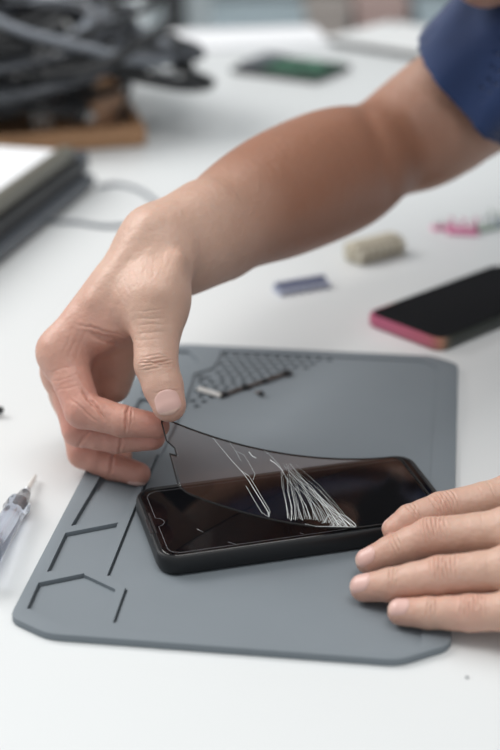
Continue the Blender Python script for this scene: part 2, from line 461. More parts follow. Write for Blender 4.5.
pocket([a2, T(124, 518), (T(124, 518)[0]+dx*0.05, a2[1]+dy*f_*0.96), (a2[0]+0.006+dx*0.1, a2[1]+dy*f_)], D)
# further compartments along the left edge, continuing under the hand
xl, xr = hexa[0][0]+0.003, T(104, 600)[0]
ytop = hy-0.012
y1 = a2[1]+dy*f_+0.006
pocket([(xl, y1), (xr-0.004, y1), (xr-0.004, y1+0.045), (xl, y1+0.045)], D)
pocket([(xl, y1+0.051), (xr-0.004, y1+0.051), (xr-0.004, ytop-0.016), (xr-0.014, ytop), (xl+0.006, ytop), (xl, ytop-0.01)], D)
# main working area
b4, b3, b2 = T(115, 624), T(127, 590), T(109, 577)
b1 = T(141, 497)
xm = b2[0]
gx0 = T(186, 402); g1 = T(194, 375); g2 = T(213, 369); g3 = T(224, 352)
right = T(434, 420)[0]
gtop = g3[1]
pocket([b4, b3, b2, (b1[0], b1[1]), (xm+0.001, gx0[1]-0.03), gx0, g1, g2, g3, (right-0.01, gtop), (right, gtop-0.01), (right, b4[1]-0.002), (right-0.012, b4[1]-0.006), (b4[0]+0.012, b4[1]-0.006)], 0.0012, 0.002)
co = obj('cutter', cut, None)
md = mat_o.modifiers.new('b', 'BOOLEAN'); md.object = co; md.operation = 'DIFFERENCE'; md.solver = 'EXACT'; md.use_self = True
bpy.context.view_layer.update()
dg = bpy.context.evaluated_depsgraph_get()
nm = bpy.data.meshes.new_from_object(mat_o.evaluated_get(dg))
mat_o.modifiers.clear(); mat_o.data = nm; bpy.data.objects.remove(co)
# slots added to give the far and left walls a shaded line, and the sunken bed of the hole grid
cut = bmesh.new()
FLOOR = MT-0.0012
def slot(pts, w_=0.0013, depth=0.0039):
    for (ax_, ay_), (bx_, by_) in zip(pts[:-1], pts[1:]):
        d = Vector((bx_-ax_, by_-ay_)); L_ = d.length; d.normalize(); n_ = Vector((-d.y, d.x))
        a = Vector((ax_, ay_))-d*w_*.3+n_*w_*.5; b = Vector((bx_, by_))+d*w_*.3+n_*w_*.5
        add_prism(cut, [tuple(a-n_*w_*.75), tuple(b-n_*w_*.75), tuple(b+n_*w_*.75-n_*w_*.5), tuple(a+n_*w_*.75-n_*w_*.5)], MT-depth, MT+.001)
slot([hexa[0], hexa[1], hexa[2]]); slot([T(49, 573), T(67, 535), T(118, 525)])
slot([a2, (a2[0]+0.003, a2[1]+dy*f_*.6)])
slot([b2, b1, (b1[0], b1[1]+.05)]); slot([b4, b3])
GX0, GX1, GX2, GY0, GY1, GY2 = gx0[0]+.0008, g2[0]+.0012, 0.040, 0.076, g1[1]-.001, gtop-.001
add_prism(cut, [(GX0, GY0), (GX2, GY0), (GX2, GY2), (GX1, GY2), (GX1, GY1), (GX0, GY1)], FLOOR-0.0014, FLOOR+.003)
co = obj('cutter', cut, None)
md = mat_o.modifiers.new('b', 'BOOLEAN'); md.object = co; md.operation = 'DIFFERENCE'; md.solver = 'EXACT'; md.use_self = True
bpy.context.view_layer.update()
dg = bpy.context.evaluated_depsgraph_get()
nm = bpy.data.meshes.new_from_object(mat_o.evaluated_get(dg))
mat_o.modifiers.clear(); mat_o.data = nm; bpy.data.objects.remove(co)
shade_auto(mat_o, 35)
mat_o.location = (MX, MY, 0); mat_o.rotation_euler = (0, 0, MA)
# perforated plate of the mat: one cell per hole
bm = bmesh.new(); pch = 0.0072; rh = .0076
lim0, lim1 = T(189, 407), T(345, 353)
def cell(x0, x1, y0, y1, hole):
    z = FLOOR+.00002
    if not hole:
        bm.faces.new([bm.verts.new((x, y, z)) for x, y in ((x0, y0), (x1, y0), (x1, y1), (x0, y1))]); return
    cx, cy = (x0+x1)/2, (y0+y1)/2
    hx_ = [(cx+.0023*math.cos(R(30+60*k)), cy+.0029*math.sin(R(30+60*k))) for k in range(6)]
    rc = [(x1, y1), (cx, y1), (x0, y1), (x0, y0), (cx, y0), (x1, y0)]
    A = [bm.verts.new((*p, z)) for p in rc]; B = [bm.verts.new((*p, z)) for p in hx_]; Cc = [bm.verts.new((*p, z-.0014)) for p in hx_]
    for k in range(6):
        l = (k+1) % 6
        bm.faces.new((A[k], A[l], B[l], B[k])); bm.faces.new((B[k], B[l], Cc[l], Cc[k]))
    bm.faces.new(Cc)
y = GY2; j = 0
while y > GY0+1e-6:
    y0 = max(GY0, y-rh); xa = GX1 if y0 > GY1-rh*.4 else GX0
    if y > GY1 > y0: xa = GX1
    x = xa; first = True
    full = y-y0 > rh*.95
    while x < GX2-1e-6:
        x1 = min(GX2, x+(pch*.5 if first and j % 2 else pch)); w_ok = x1-x > pch*.95
        tt = ((x+x1)/2-lim0[0])/(lim1[0]-lim0[0]); yb = lim0[1]+tt*(lim1[1]-lim0[1])
        cell(x, x1, y0, y, full and w_ok and (y+y0)/2 > yb-.005 and tt < 1.1)
        x = x1; first = False
    y = y0; j += 1
hp_ = obj('perforated_plate', bm, M['mat'], mat_o)
tag(mat_o, 'grey silicone repair mat with moulded compartments and small holes, under the cracked phone', 'mat')

# ================================================================== PHONE BEING REPAIRED
PX, PY, PA = 0.0226, 0.684, 0.2493
PZ = FLOOR
PTOP = 0.0142-PZ
phone = thing('smartphone', 'black smartphone in a black case lying on the grey mat under lifted glass', 'phone', (PX, PY, PZ), PA)
HX, HY = 0.0815, 0.0393
def loop(hx_, hy_, r, z): return [(x, y, z) for x, y in rrect(hx_, hy_, r, 8)]
bm = bmesh.new()
add_layers(bm, [loop(HX-0.0028, HY-0.0028, 0.009, 0), loop(HX-0.0011, HY-0.0011, 0.0105, 0.0009), loop(HX-0.0002, HY-0.0002, 0.0115, 0.003), loop(HX, HY, 0.0118, 0.0055),
                loop(HX-0.0002, HY-0.0002, 0.0115, PTOP-0.0022), loop(HX-0.0008, HY-0.0008, 0.011, PTOP-0.0006), loop(HX-0.0015, HY-0.0015, 0.0103, PTOP),
                loop(HX-0.0026, HY-0.0026, 0.0095, PTOP-0.0002), loop(HX-0.0030, HY-0.0030, 0.009, PTOP-0.0009)])
shade_auto(obj('case', bm, M['case'], phone), 50)
bm = bmesh.new()
add_layers(bm, [loop(HX-0.0034, HY-0.0034, 0.0085, PTOP-0.0012), loop(HX-0.0034, HY-0.0034, 0.0085, PTOP-0.0006), loop(HX-0.0037, HY-0.0037, 0.0082, PTOP-0.0004)])
obj('screen', bm, M['screen'], phone)
# glass-edge highlight painted as a thin light line, with its little notch at the end
def ring(pts, w_, z0, z1):
    P = np.array(pts); n = len(P); bm = bmesh.new()
    I = np.array(inset(pts, w_))
    a = [[bm.verts.new((*p, z)) for p in S] for S, z in ((P, z0), (P, z1), (I, z1), (I, z0))]
    for r_ in range(4):
        A_, B_ = a[r_], a[(r_+1) % 4]
        for i in range(n): bm.faces.new((A_[i], A_[(i+1) % n], B_[(i+1) % n], B_[i]))
    return bm
base = rrect(HX-0.0062, HY-0.0058, 0.0065, 6)
ol = []
for i, (x, y) in enumerate(base):
    ol.append((x, y))
    nx_, ny_ = base[(i+1) % len(base)]
    if x < -0.07 and nx_ < -0.07 and abs(y-ny_) > 0.03:      # the left end, running downwards
        for dx_, yy in ((0, -0.0065), (0.0025, -0.007), (0.0044, -0.0085), (0.0050, -0.0105), (0.0040, -0.012), (0.0028, -0.0125)):
            pass
        for dx_, yy in ((0, 0.0045), (0.0022, 0.0035), (0.0036, 0.0015), (0.0038, 0), (0.0036, -0.0015), (0.0022, -0.0035), (0, -0.0045)):
            ol.append((x+dx_, yy))
obj('display_edge_glint', ring(ol, 0.00028, PTOP-0.00041, PTOP-0.00034), M['glint_scratch'], phone)
obj('speaker_slot', box(-HX+0.0032, -HX+0.0044, -0.011, 0.011, PTOP-0.0006, PTOP-0.0003), M['slot'], phone)
bm = bmesh.new(); add_box(bm, -HX+0.0006, -HX+0.0022, -0.011, 0.004, PTOP-0.0002, PTOP+0.00008, bev=0.0001)
obj('case_lip', bm, M['slot'], phone)
for x0, x1, nm_ in ((0.012, 0.024, 'power_button'), (0.030, 0.052, 'volume_button')):
    obj(nm_, box(x0, x1, HY-0.0006, HY+0.0005, 0.0045, 0.0075, bev=0.0004), M['case'], phone)

# ------------------------------------------------------------------ the cracked protector being peeled off
cA, sA = math.cos(PA), math.sin(PA)
GX, GY = 0.0748, 0.0357
def gpos(s, t, off=0.0):
    """s along the phone (-GX..GX), t across: +1 far edge, -1 near edge"""
    v = (t+1)/2
    c = 0.030*(1-v)+0.078*v; hm = 0.0368*(1-v)+0.0442*v; p_ = 1.6*(1-v)+1.9*v; du = 0.005*(1-v)+0.0095*v
    tau = max(0.0, (c-s)/(c+GX))
    u = s+du*tau**2; z = 0.01425+0.0004+hm*tau**p_+off
    y = t*GY
    return Vector((PX+u*cA-y*sA, PY+u*sA+y*cA, z))
def smin_edge(t):
    """left end of the glass at row t: rounded corners and the stepped notch"""
    y = t*GY; r_ = 0.0075; e = GY-abs(y); x = -GX
    if e < r_: x += r_-math.sqrt(max(0, r_*r_-(r_-e)**2))
    return x+notch(y)
def notch(y):
    # a short step a third of the way along the end
    if -0.002 < y < 0.011: 
        k = min(1, (y+0.002)/0.0015, (0.011-y)/0.0045); return 0.0042*max(0, k)
    return 0
def smax_edge(t):
    y = t*GY; r_ = 0.0075; e = GY-abs(y)
    return GX-(r_-math.sqrt(max(0, r_*r_-(r_-e)**2)) if e < r_ else 0)
ts = sorted(set([round(-1+2*i/40, 5) for i in range(41)]+[round(s_*(1-(1-math.cos(R(a)))*0.0075/GY), 5) for a in range(0, 91, 9) for s_ in (-1, 1)]+[v/GY for v in (-0.0021, -0.002, -0.0005, 0.0065, 0.011, 0.0095, 0.003)]))
NS = 60
top, bot = [], []
verts = []; faces = []
for lay in (0.0002, -0.0002):
    for t in ts:
        a, b = smin_edge(t), smax_edge(t)
        for i in range(NS+1): verts.append(gpos(a+(b-a)*i/NS, t, lay))
nr = len(ts); n1 = nr*(NS+1)
for j in range(nr-1):
    for i in range(NS):
        q = (j*(NS+1)+i, j*(NS+1)+i+1, (j+1)*(NS+1)+i+1, (j+1)*(NS+1)+i)
        faces.append(q); faces.append(tuple(v+n1 for v in q[::-1]))
ringi = [i for i in range(NS+1)]+[j*(NS+1)+NS for j in range(1, nr)]+[(nr-1)*(NS+1)+i for i in range(NS-1, -1, -1)]+[j*(NS+1) for j in range(nr-2, 0, -1)]
for a, b in zip(ringi, ringi[1:]+ringi[:1]): faces.append((a, a+n1, b+n1, b))
glass = thing('screen_protector', 'cracked glass screen protector with black rim, one end lifted off the phone by fingertips', 'screen protector', tuple(gpos(0.07, 0)))
gm = bpy.data.meshes.new('glass_sheet'); gm.from_pydata([tuple(v) for v in verts], [], faces)
gl_o = link('glass_sheet', gm, M['glass'], glass, True); gl_o.matrix_parent_inverse = Matrix.Translation(-glass.location)
# black rim
def rim():
    loopst = []
    for i in range(NS+1):
        a, b = smin_edge(-1), smax_edge(-1); loopst.append((a+(b-a)*i/NS, -1))
    for t in ts[1:-1]: loopst.append((smax_edge(t), t))
    for i in range(NS, -1, -1):
        a, b = smin_edge(1), smax_edge(1); loopst.append((a+(b-a)*i/NS, 1))
    for t in ts[-2:0:-1]: loopst.append((smin_edge(t), t))
    P = np.array([(s, t*GY) for s, t in loopst]); I = P.copy(); n = len(P)
    for i in range(n):
        tg = P[(i+1) % n]-P[i-1]; tg /= np.linalg.norm(tg)+1e-12
        wd = 0.0009
        I[i] = P[i]+np.array([-tg[1], tg[0]])*wd
    I[:, 1] = np.clip(I[:, 1], -GY+0.0007, GY-0.0007)
    vs = []; fs = []
    for z in (0.00034, -0.00034):
        for S in (P, I):
            for s, y in S: vs.append(tuple(gpos(s, y/GY, z)))
    for i in range(n):
        j = (i+1) % n
        fs += [(i, j, n+j, n+i), (2*n+i, 3*n+i, 3*n+j, 2*n+j), (i, 2*n+i, 2*n+j, j), (n+i, n+j, 3*n+j, 3*n+i)]
    me = bpy.data.meshes.new('rim'); me.from_pydata(vs, [], fs); return me
rim_o = link('black_rim', rim(), M['border'], glass); rim_o.matrix_parent_inverse = Matrix.Translation(-glass.location)

# cracks: fine raised fracture lines
from mathutils.bvhtree import BVHTree
bvh = BVHTree.FromPolygons([tuple(v) for v in verts[:n1]], [f for f in faces if max(f) < n1])
def on_glass(px, py):
    o = Vector((0, 0, CAMZ)); d = Vector(cw(px, py, 1.0))-o; d.normalize()
    hit = bvh.ray_cast(o, d)
    return (hit[0], hit[1]) if hit[0] else (None, None)
def crack_strip(bm, pts, w0, w1):
    """pts: pixel polyline measured on the photograph, laid on the glass sheet"""
    W = []
    for i in range(len(pts)-1):
        for k in range(5):
            t = k/5; W.append((pts[i][0]*(1-t)+pts[i+1][0]*t, pts[i][1]*(1-t)+pts[i+1][1]*t))
    W.append(pts[-1])
    H_ = [on_glass(*p) for p in W]; H_ = [h for h in H_ if h[0] is not None]
    if len(H_) < 2: return
    prev = None
    for i, (p, n) in enumerate(H_):
        a = H_[max(0, i-1)][0]; b = H_[min(len(H_)-1, i+1)][0]; tg = (b-a).normalized()
        sd = tg.cross(n).normalized(); wd = (w0+(w1-w0)*i/(len(H_)-1))*0.5
        nn = n if n.z > 0 else -n
        q = [bm.verts.new(p+sd*wd+nn*0.00005), bm.verts.new(p+nn*(0.00005+wd*0.8)), bm.verts.new(p-sd*wd+nn*0.00005)]
        if prev:
            for k in range(3):
                bm.faces.new((prev[k], prev[(k+1) % 3], q[(k+1) % 3], q[k]))
        prev = q
rnd = random.Random(4)
bm = bmesh.new()
crack_strip(bm, [(213, 438), (222, 449), (232, 461), (243, 473), (249, 481), (255, 491), (262, 502), (268, 512), (269, 516)], 0.0002, 0.00045)
crack_strip(bm, [(240, 470), (249, 476), (257, 489), (264, 501), (270, 511), (269, 517), (262, 513), (254, 500), (246, 486)], 0.0002, 0.0002)
crack_strip(bm, [(236, 451), (244, 455), (249, 463), (255, 474), (253, 480)], 0.00012, 0.0002)
crack_strip(bm, [(249, 452), (252, 456), (256, 458)], 0.0006, 0.0004)
crack_strip(bm, [(228, 440), (236, 452), (241, 461)], 0.0001, 0.00018)
crack_strip(bm, [(262, 449), (271, 456), (279, 465), (284, 474)], 0.00012, 0.0003)
crack_strip(bm, [(270, 460), (276, 464), (283, 471)], 0.0006, 0.0003)
obj_c = obj('crack', bm, M['crack'], glass); obj_c.matrix_parent_inverse = Matrix.Translation(-glass.location)
bm = bmesh.new()
# the fan from (284,472) down to (356,527)
for k in range(38):
    e = k/37
    ex, ey = 288+e*68, 519+10*e-2.5*math.sin(e*math.pi)+rnd.uniform(-1, 1)
    sx, sy = 280+rnd.uniform(0, 9)+e*7, 463+rnd.uniform(0, 14)
    mx_, my_ = (sx*0.5+ex*0.5)+rnd.uniform(-2.5, 2.5)+5*math.sin(e*3.1), (sy+ey)/2+rnd.uniform(-1.5, 1.5)-5*e
    q1 = (sx*0.25+mx_*0.75+rnd.uniform(-1, 1), sy*0.25+my_*0.75)
    q2 = (ex*0.45+mx_*0.55+rnd.uniform(-1.2, 1.2), ey*0.45+my_*0.55)
    pts = [(sx, sy), q1, q2, (ex, ey)]
    if rnd.random() < 0.35: pts = pts[1:]
    crack_strip(bm, pts, 0.00007, 0.00015 if k % 4 else 0.00036)
crack_strip(bm, [(288, 470), (303, 486), (318, 500), (334, 514), (346, 521), (355, 527)], 0.00015, 0.0004)
crack_strip(bm, [(287, 478), (288, 492), (292, 507), (291, 521)], 0.0002, 0.0003)
crack_strip(bm, [(318, 498), (333, 511), (347, 517), (355, 524), (357, 529), (345, 530), (332, 530), (318, 527), (305, 524)], 0.0002, 0.0004)
for k in range(26):
    x = rnd.uniform(326, 352); y = 514+(x-326)*0.45+rnd.uniform(-2, 7)
    crack_strip(bm, [(x, y), (x+rnd.uniform(-7, 7), y+rnd.uniform(2, 6))], 0.0003, 0.0002)
obj_c = obj('shattered_fan', bm, M['crack'], glass); obj_c.matrix_parent_inverse = Matrix.Translation(-glass.location)
for a, b in (((197, 529), (203, 532)), ((228, 542), (238, 545)), ((300, 533), (304, 534))):
    bm = bmesh.new(); p, q = Vector(at(*a, 0.0139)), Vector(at(*b, 0.0139)); add_cone(bm, p, q, 0.00018, 0.0001, 5)
    sc_ = obj('scratch', bm, M['glint_scratch'], phone); sc_.matrix_parent_inverse = (Matrix.Translation(phone.location) @ Matrix.Rotation(PA, 4, 'Z')).inverted()

# ================================================================== PERSON
body = Imp()
# --- right hand (pinching the glass)
WR = cw(176, 250, .826)
I0 = [cw(62, 352, .815), cw(83, 410, .800), cw(122, 421, .795), cw(157, 426, .7925)]
Mi = [cw(66, 372, .832), cw(80, 429, .817), cw(116, 438, .812), cw(153, 438, .802)]
Ri = [cw(72, 392, .850), cw(84, 452, .840), cw(112, 466, .834), cw(139, 474, .8245)]
Pi = [cw(84, 402, .866), cw(96, 440, .856), cw(110, 450, .848), cw(122, 456, .842)]
TM, TI, TT = cw(157, 303, .797), cw(156, 364, .783), cw(169, 405, .7755)
TC = cw(166, 262, .812)
def mid(a, b, t=0.5): return np.array(a)*(1-t)+np.array(b)*t
body.chain('core', [cw(152, 240, .822), I0[0]], [.0155, .0135], .012)
body.chain('core', [cw(160, 246, .834), Mi[0]], [.0165, .0135], .012)
body.chain('core', [cw(166, 254, .845), Ri[0]], [.0155, .0125], .012)
body.chain('core', [cw(175, 264, .85), Pi[0]], [.014, .0115], .012)
body.chain('core', [TC, TM], [.0150, .0160], .014)
body.chain('core', [cw(150, 285, .806), mid(TM, I0[0], .45)+np.array([0, 0.004, 0.0])], [.014, .010], .014)
body.chain('core', [mid(TC, I0[0], .4), mid(TM, I0[0], .62)+np.array([0, .006, 0])], [.014, .009], .014)
def finger(g, P, rs, kf=0.008):
    body.kf[g] = kf
    a, b, c, d = P
    body.chain(g, [a, mid(a, b, .5), b, mid(b, c, .5), c, d], [rs[0], rs[1], rs[2], rs[3], rs[4], rs[5]], .003)
finger('index', I0, [.0125, .0110, .0105, .0092, .0089, .0070])
finger('middle', Mi, [.0125, .0110, .0103, .0093, .0088, .0068])
finger('ring', Ri, [.0115, .0102, .0098, .0088, .0083, .0068])
finger('pinky', Pi, [.0105, .0088, .0085, .0077, .0073, .0060])
body.kf['thumb'] = .012
body.chain('thumb', [TM, mid(TM, TI, .5), TI, mid(TI, TT, .55), TT], [.0155, .0130, .0119, .0110, .0093], .003)
body.chain('core', [cw(128, 335, .832), cw(112, 385, .838)], [.012, .011], .012)
# wrist and forearm
E_ = cw(374, 152, 1.02)
body.chain('core', [mid(cw(152, 240, .822), WR, .4), cw(205, 222, .855)], [.022, .0245], .014)
body.chain('core', [cw(180, 258, .84), cw(214, 240, .87)], [.0185, .0245], .014)
body.chain('core', [cw(188, 245, .845), cw(212, 232, .865), cw(244, 212, .89), cw(280, 195, .925), cw(322, 177, .975), cw(350, 166, 1.0), cw(368, 158, 1.015)], [.0255, .0285, .0345, .0405, .0435, .0415, .036], .010, True)
US = np.array([.325, 1.12, .245])
body.chain('core', [E_+np.array([.004, .004, .0]), cw(402, 140, 1.035), cw(442, 116, 1.045), mid(cw(442, 116, 1.045), US, .6), US], [.034, .0385, .0445, .05, .058], .008, True)
# --- left hand (steadying the phone)
def oz(px, py, z): return at(px, py, z)
LI = [oz(528, 491, .036), oz(441, 511, .030), oz(410, 520, .028), oz(395, 530, .0235)]
LM = [oz(524, 529, .037), oz(430, 537, .0285), oz(391, 552, .0175), oz(369, 561, .0125)]
LR = [oz(524, 568, .032), oz(440, 576, .0235), oz(390, 585, .0150), oz(364, 588, .0110)]
LP = [oz(538, 611, .022), oz(470, 613, .0150), oz(428, 613, .0120), oz(401, 612, .0105)]
def lfinger(g, P, rs):
    body.kf[g] = 0.008
    a, b, c, d = P
    body.chain(g, [a, mid(a, b, .5), b, mid(b, c, .5), c, d], rs, .003)
lfinger('l_index', LI, [.0115, .0098, .0098, .0086, .0080, .0066])
lfinger('l_middle', LM, [.0120, .0100, .0099, .0088, .0083, .0069])
lfinger('l_ring', LR, [.0118, .0099, .0098, .0088, .0083, .0070])
lfinger('l_pinky', LP, [.0105, .0089, .0089, .0080, .0077, .0066])
LW = np.array([.222, .655, .042])
for a, r0, dy_ in ((LI[0], .0125, .016), (LM[0], .013, .006), (LR[0], .0125, -.006), (LP[0], .0115, -.016)):
    body.chain('core', [LW+np.array([0, dy_, 0.0]), a], [.017, r0], .010)
body.kf['l_thumb'] = .010
body.chain('l_thumb', [LW+np.array([-.008, .022, -.006]), np.array([.186, .690, .022]), np.array([.163, .700, .0125]), np.array([.147, .694, .0115])], [.016, .014, .0105, .0085], .006)
LE = np.array([.475, .62, .075]); LS = np.array([.43, .82, .29])
body.chain('core', [LW+np.array([0, .011, 0]), mid(LW, LE, .3), mid(LW, LE, .75), LE], [.021, .030, .041, .037], .014, True)
body.chain('core', [LW+np.array([0, -.011, 0]), mid(LW, LE, .3)], [.021, .029], .014)
body.chain('core', [LE, mid(LE, LS, .5), LS], [.036, .046, .058], .012)
# --- shoulders, neck, head
NB = np.array([.40, .975, .285])
body.chain('core', [US, NB, LS], [.055, .062, .055], .03)
g_ = np.array([-.40, -.60, -.69]); g_ /= np.linalg.norm(g_)
v_ = np.array([0, 0, 1.])-np.dot([0, 0, 1.], g_)*g_; v_ /= np.linalg.norm(v_)
s_ = np.cross(g_, v_)
chin = cw(486, 2, 1.0)
def hd(s, v, g): return chin+s_*s+v_*v+g_*g          # sideways, up the face, forwards
body.chain('core', [NB, hd(0, .05, -.095)], [.060, .052], .03)
body.chain('head', [hd(0, .125, -.095), hd(0, .150, -.075)], [.080, .078], .02); body.kf['head'] = .02
for q in (-1, 1):
    body.chain('head', [hd(0, .012, -.012), hd(.042*q, .045, -.065)], [.014, .018], .025)
    body.chain('head', [hd(.030*q, .075, -.030), hd(.055*q, .10, -.06)], [.026, .026], .02)
    body.chain('head', [hd(.012*q, .125, -.012), hd(.04*q, .125, -.022)], [.010, .010], .012)
    body.chain('head', [hd(.073*q, .095, -.085), hd(.077*q, .125, -.095)], [.008, .012], .006)
    body.chain('head', [hd(.008*q, .066, .006), hd(.012*q, .068, .002)], [.006, .005], .004)
body.chain('head', [hd(0, .030, -.012), hd(0, .055, -.018)], [.022, .028], .02)
body.chain('head', [hd(0, .112, -.004), hd(0, .072, .014)], [.008, .0085], .008)
body.chain('head', [hd(-.018, .038, .0), hd(.018, .038, .0)], [.0055, .0055], .004)
body.chain('head', [hd(-.018, .047, .0), hd(.018, .047, .0)], [.0048, .0048], .004)
# --- creases: interphalangeal wrinkles, folds, nail folds
FINE = []
def fine(c, ax, wd, dp, rad, seed=[0]):
    ax = np.array(ax, float); ax /= np.linalg.norm(ax); seed[0] += 1
    FINE.append((np.array(c, float), ax, wd, dp, rad, seed[0]*1.7))
def cre(px, py, d, dirpx, wd, dp, rad):
    a = cw(px, py, d); b = cw(px+dirpx[0], py+dirpx[1], d); fine(a, b-a, wd, dp, rad)
# thumb knuckle
for k, dp_ in ((-6.5, .0002), (-3.2, .0004), (0, .0008), (3.0, .0004), (6.2, .00025)): cre(156+k*.1, 362+k, .771, (1, 9), .00050, dp_, .0085)
for k in (-9, -4, 0, 5, 9, 14): cre(153, 325+k*1.6, .783, (0.5, 9), .0006, .00025, .008)
cre(168, 391, .768, (1, 9), .0005, .0003, .007)
# index, middle, ring of the lifting hand: folds inside the bends
cre(93, 404, .79, (6, -5), .0009, .0011, .010); cre(98, 409, .79, (6, -4), .0005, .0003, .008)
cre(86, 412, .79, (5, -6), .0006, .0004, .009)
cre(127, 416, .787, (9, 1), .0007, .0009, .008); cre(131, 417, .787, (9, 1), .0005, .0004, .007)
cre(120, 446, .803, (9, 1), .0007, .0007, .008); cre(86, 436, .81, (7, 5), .0008, .0006, .010)
cre(112, 462, .825, (9, 2), .0008, .0007, .008)
for k in range(3): cre(68+k*6, 340+k*2.5, .80, (8, 3), .0006, .00014, .009)
for k in range(3): cre(58+k*5, 370+k*9, .80, (2, 8), .0006, .00012, .010)
# web between thumb and forefinger
cre(112, 338, .80, (-2, 8), .0010, .0009, .014); cre(118, 344, .80, (-2, 8), .0008, .0008, .012); cre(104, 331, .80, (-2, 8), .0008, .0007, .014)
# back of the hand
for k in range(7): cre(118+k*9, 292-k*6, .79, (6, -4+k), .0007, .00007, .013)
def top(P, r_): return np.array(P)+np.array([0, -.42, .9])*r_
def lcre(P, a, b, offs, dp, rad):
    ax = np.array(b)-np.array(a)
    ax /= np.linalg.norm(ax)
    for o in offs: fine(top(P, .0092)+ax*o, ax, .00045, dp*(1-.5*abs(o)/.008), rad)
for F_ in (LI, LM, LR, LP):
    lcre(F_[1], F_[1], F_[2], (-.0068, -.0046, -.0026, -.0008, .0011, .0030, .0052), .00065, .0066)
    lcre(F_[2], F_[2], F_[3], (-.0028, -.0010, .0009), .00045, .0058)
    lcre(mid(F_[0], F_[1], .45), F_[1], F_[2], (-.006, 0, .006), .00018, .0062)
# extensor tendons / knuckle bumps on the right hand
body.chain('core', [cw(150, 225, .808), cw(95, 300, .803)], [.0035, .003], .010)
body.chain('core', [cw(176, 262, .794), cw(164, 292, .783)], [.0038, .0042], .010)
body.crease(cw(376, 152, .982), cw(386, 149, .985)-cw(376, 152, .985), .009, .0030, .036)
body.crease(cw(112, 340, .80), cw(110, 348, .80)-cw(112, 340, .80), .0022, .0016, .014)

bh = .0009
V, Q = sdf_mesh(body, (-.16, .5, -.01), (.58, 1.32, .62), bh, B=16)
pm = np_mesh('body', V, Q)
# finer skin where the wrinkles are
def refine(me, pts, rad, cuts):
    bm = bmesh.new(); bm.from_mesh(me)
    pts = np.array(pts)
    C_f = np.array([f.calc_center_median() for f in bm.faces])
    hit = np.zeros(len(C_f), bool)
    for p in pts: hit |= ((C_f-p)**2).sum(1) < rad*rad
    bm.faces.ensure_lookup_table()
    ed = {e for i in np.nonzero(hit)[0] for e in bm.faces[i].edges}
    bmesh.ops.subdivide_edges(bm, edges=list(ed), cuts=cuts, use_grid_fill=True, smooth=0.0)
    bmesh.ops.triangulate(bm, faces=[f for f in bm.faces if len(f.verts) > 4])
    for f in bm.faces: f.smooth = True
    bm.to_mesh(me); bm.free()
refine(pm, [q[0] for q in FINE], .0105, 2)
nv = len(pm.vertices); V = np.empty(nv*3, dtype=np.float32); pm.vertices.foreach_get('co', V); V = V.reshape(-1, 3).astype(float)
Nn = np.empty(nv*3, dtype=np.float32); pm.vertices.foreach_get('normal', Nn); Nn = Nn.reshape(-1, 3)
disp = np.zeros(nv)
for c, ax, wd, dp, rad, sd_ in FINE:
    v = V-c; r2 = (v*v).sum(1); m_ = r2 < (rad*1.8)**2
    v = v[m_]; h = v@ax; lat = np.cross(ax, Nn[m_]); q_ = np.einsum('ij,ij->i', v, lat/np.maximum(np.linalg.norm(lat, axis=1), 1e-6)[:, None])
    rr2 = np.maximum(r2[m_]-h*h, 0)
    hh = h+.00030*np.sin(q_*420+sd_)+.00014*np.sin(q_*1300+sd_*2)
    disp[m_] += dp*(np.exp(-(hh/wd)**2)-.35*np.exp(-((np.abs(hh)-wd*2.4)/wd/1.3)**2))*np.exp(-(rr2/rad**2)**2)
V = V-Nn*disp[:, None]
pm.vertices.foreach_set('co', V.astype(np.float32).ravel()); pm.update()
V = np.empty(len(pm.vertices)*3, dtype=np.float32); pm.vertices.foreach_get('co', V); V = V.reshape(-1, 3).astype(float)
fl = np.zeros(len(V), dtype=np.float32)
for c, rad, amt in [(I0[3], .016, .65), (I0[2], .016, .45), (I0[1], .018, .6), (I0[0], .02, .3), (mid(TM, I0[0], .6), .022, .45), (mid(I0[0], I0[1], .6), .018, .3), (Mi[3], .014, .6), (Mi[2], .014, .5), (Mi[1], .02, .6), (Ri[3], .016, .7), (Ri[2], .016, .5), (Ri[1], .02, .6), (TT, .014, .3), (TI, .014, .12), (LI[1], .012, .3), (LM[1], .012, .3), (LR[1], .012, .3),
                    (LP[1], .012, .35), (LI[3], .012, .3), (LM[3], .012, .35), (LR[3], .012, .35), (LP[3], .012, .35), (mid(I0[0], Mi[1], .5), .03, .25), (hd(0, .04, .0), .012, .4)]:
    fl = 1-(1-fl)*(1-amt*np.exp(-((V-c)**2).sum(1)/rad**2))
# forearm browner than hand and upper arm: tan and hair plus painted-in shade
ax_f = E_-WR; Lf = np.linalg.norm(ax_f); tf = ((V-WR)@ax_f)/Lf**2
def sm_(x): x = np.clip(x, 0, 1); return x*x*(3-2*x)
tan = sm_((tf-.02)/.35)*(1-.80*sm_((tf-.95)/.3))*(V[:, 1] > .72)*(V[:, 0] < .30)*(V[:, 2] < .28)
tb = pm.attributes.new('tan', 'FLOAT', 'POINT'); tb.data.foreach_set('value', (tan*.85).astype(np.float32))
atb = pm.attributes.new('flush', 'FLOAT', 'POINT'); atb.data.foreach_set('value', fl.astype(np.float32))
person = thing('person', 'person in a navy t-shirt leaning in, lifting cracked glass off the phone', 'person', (.62, 1.0, FZ))
PI_ = Matrix.Translation((-.62, -1.0, -FZ))
def pchild(o): o.parent = person; o.matrix_parent_inverse = PI_; return o
pchild(link('body', pm, M['skin']))

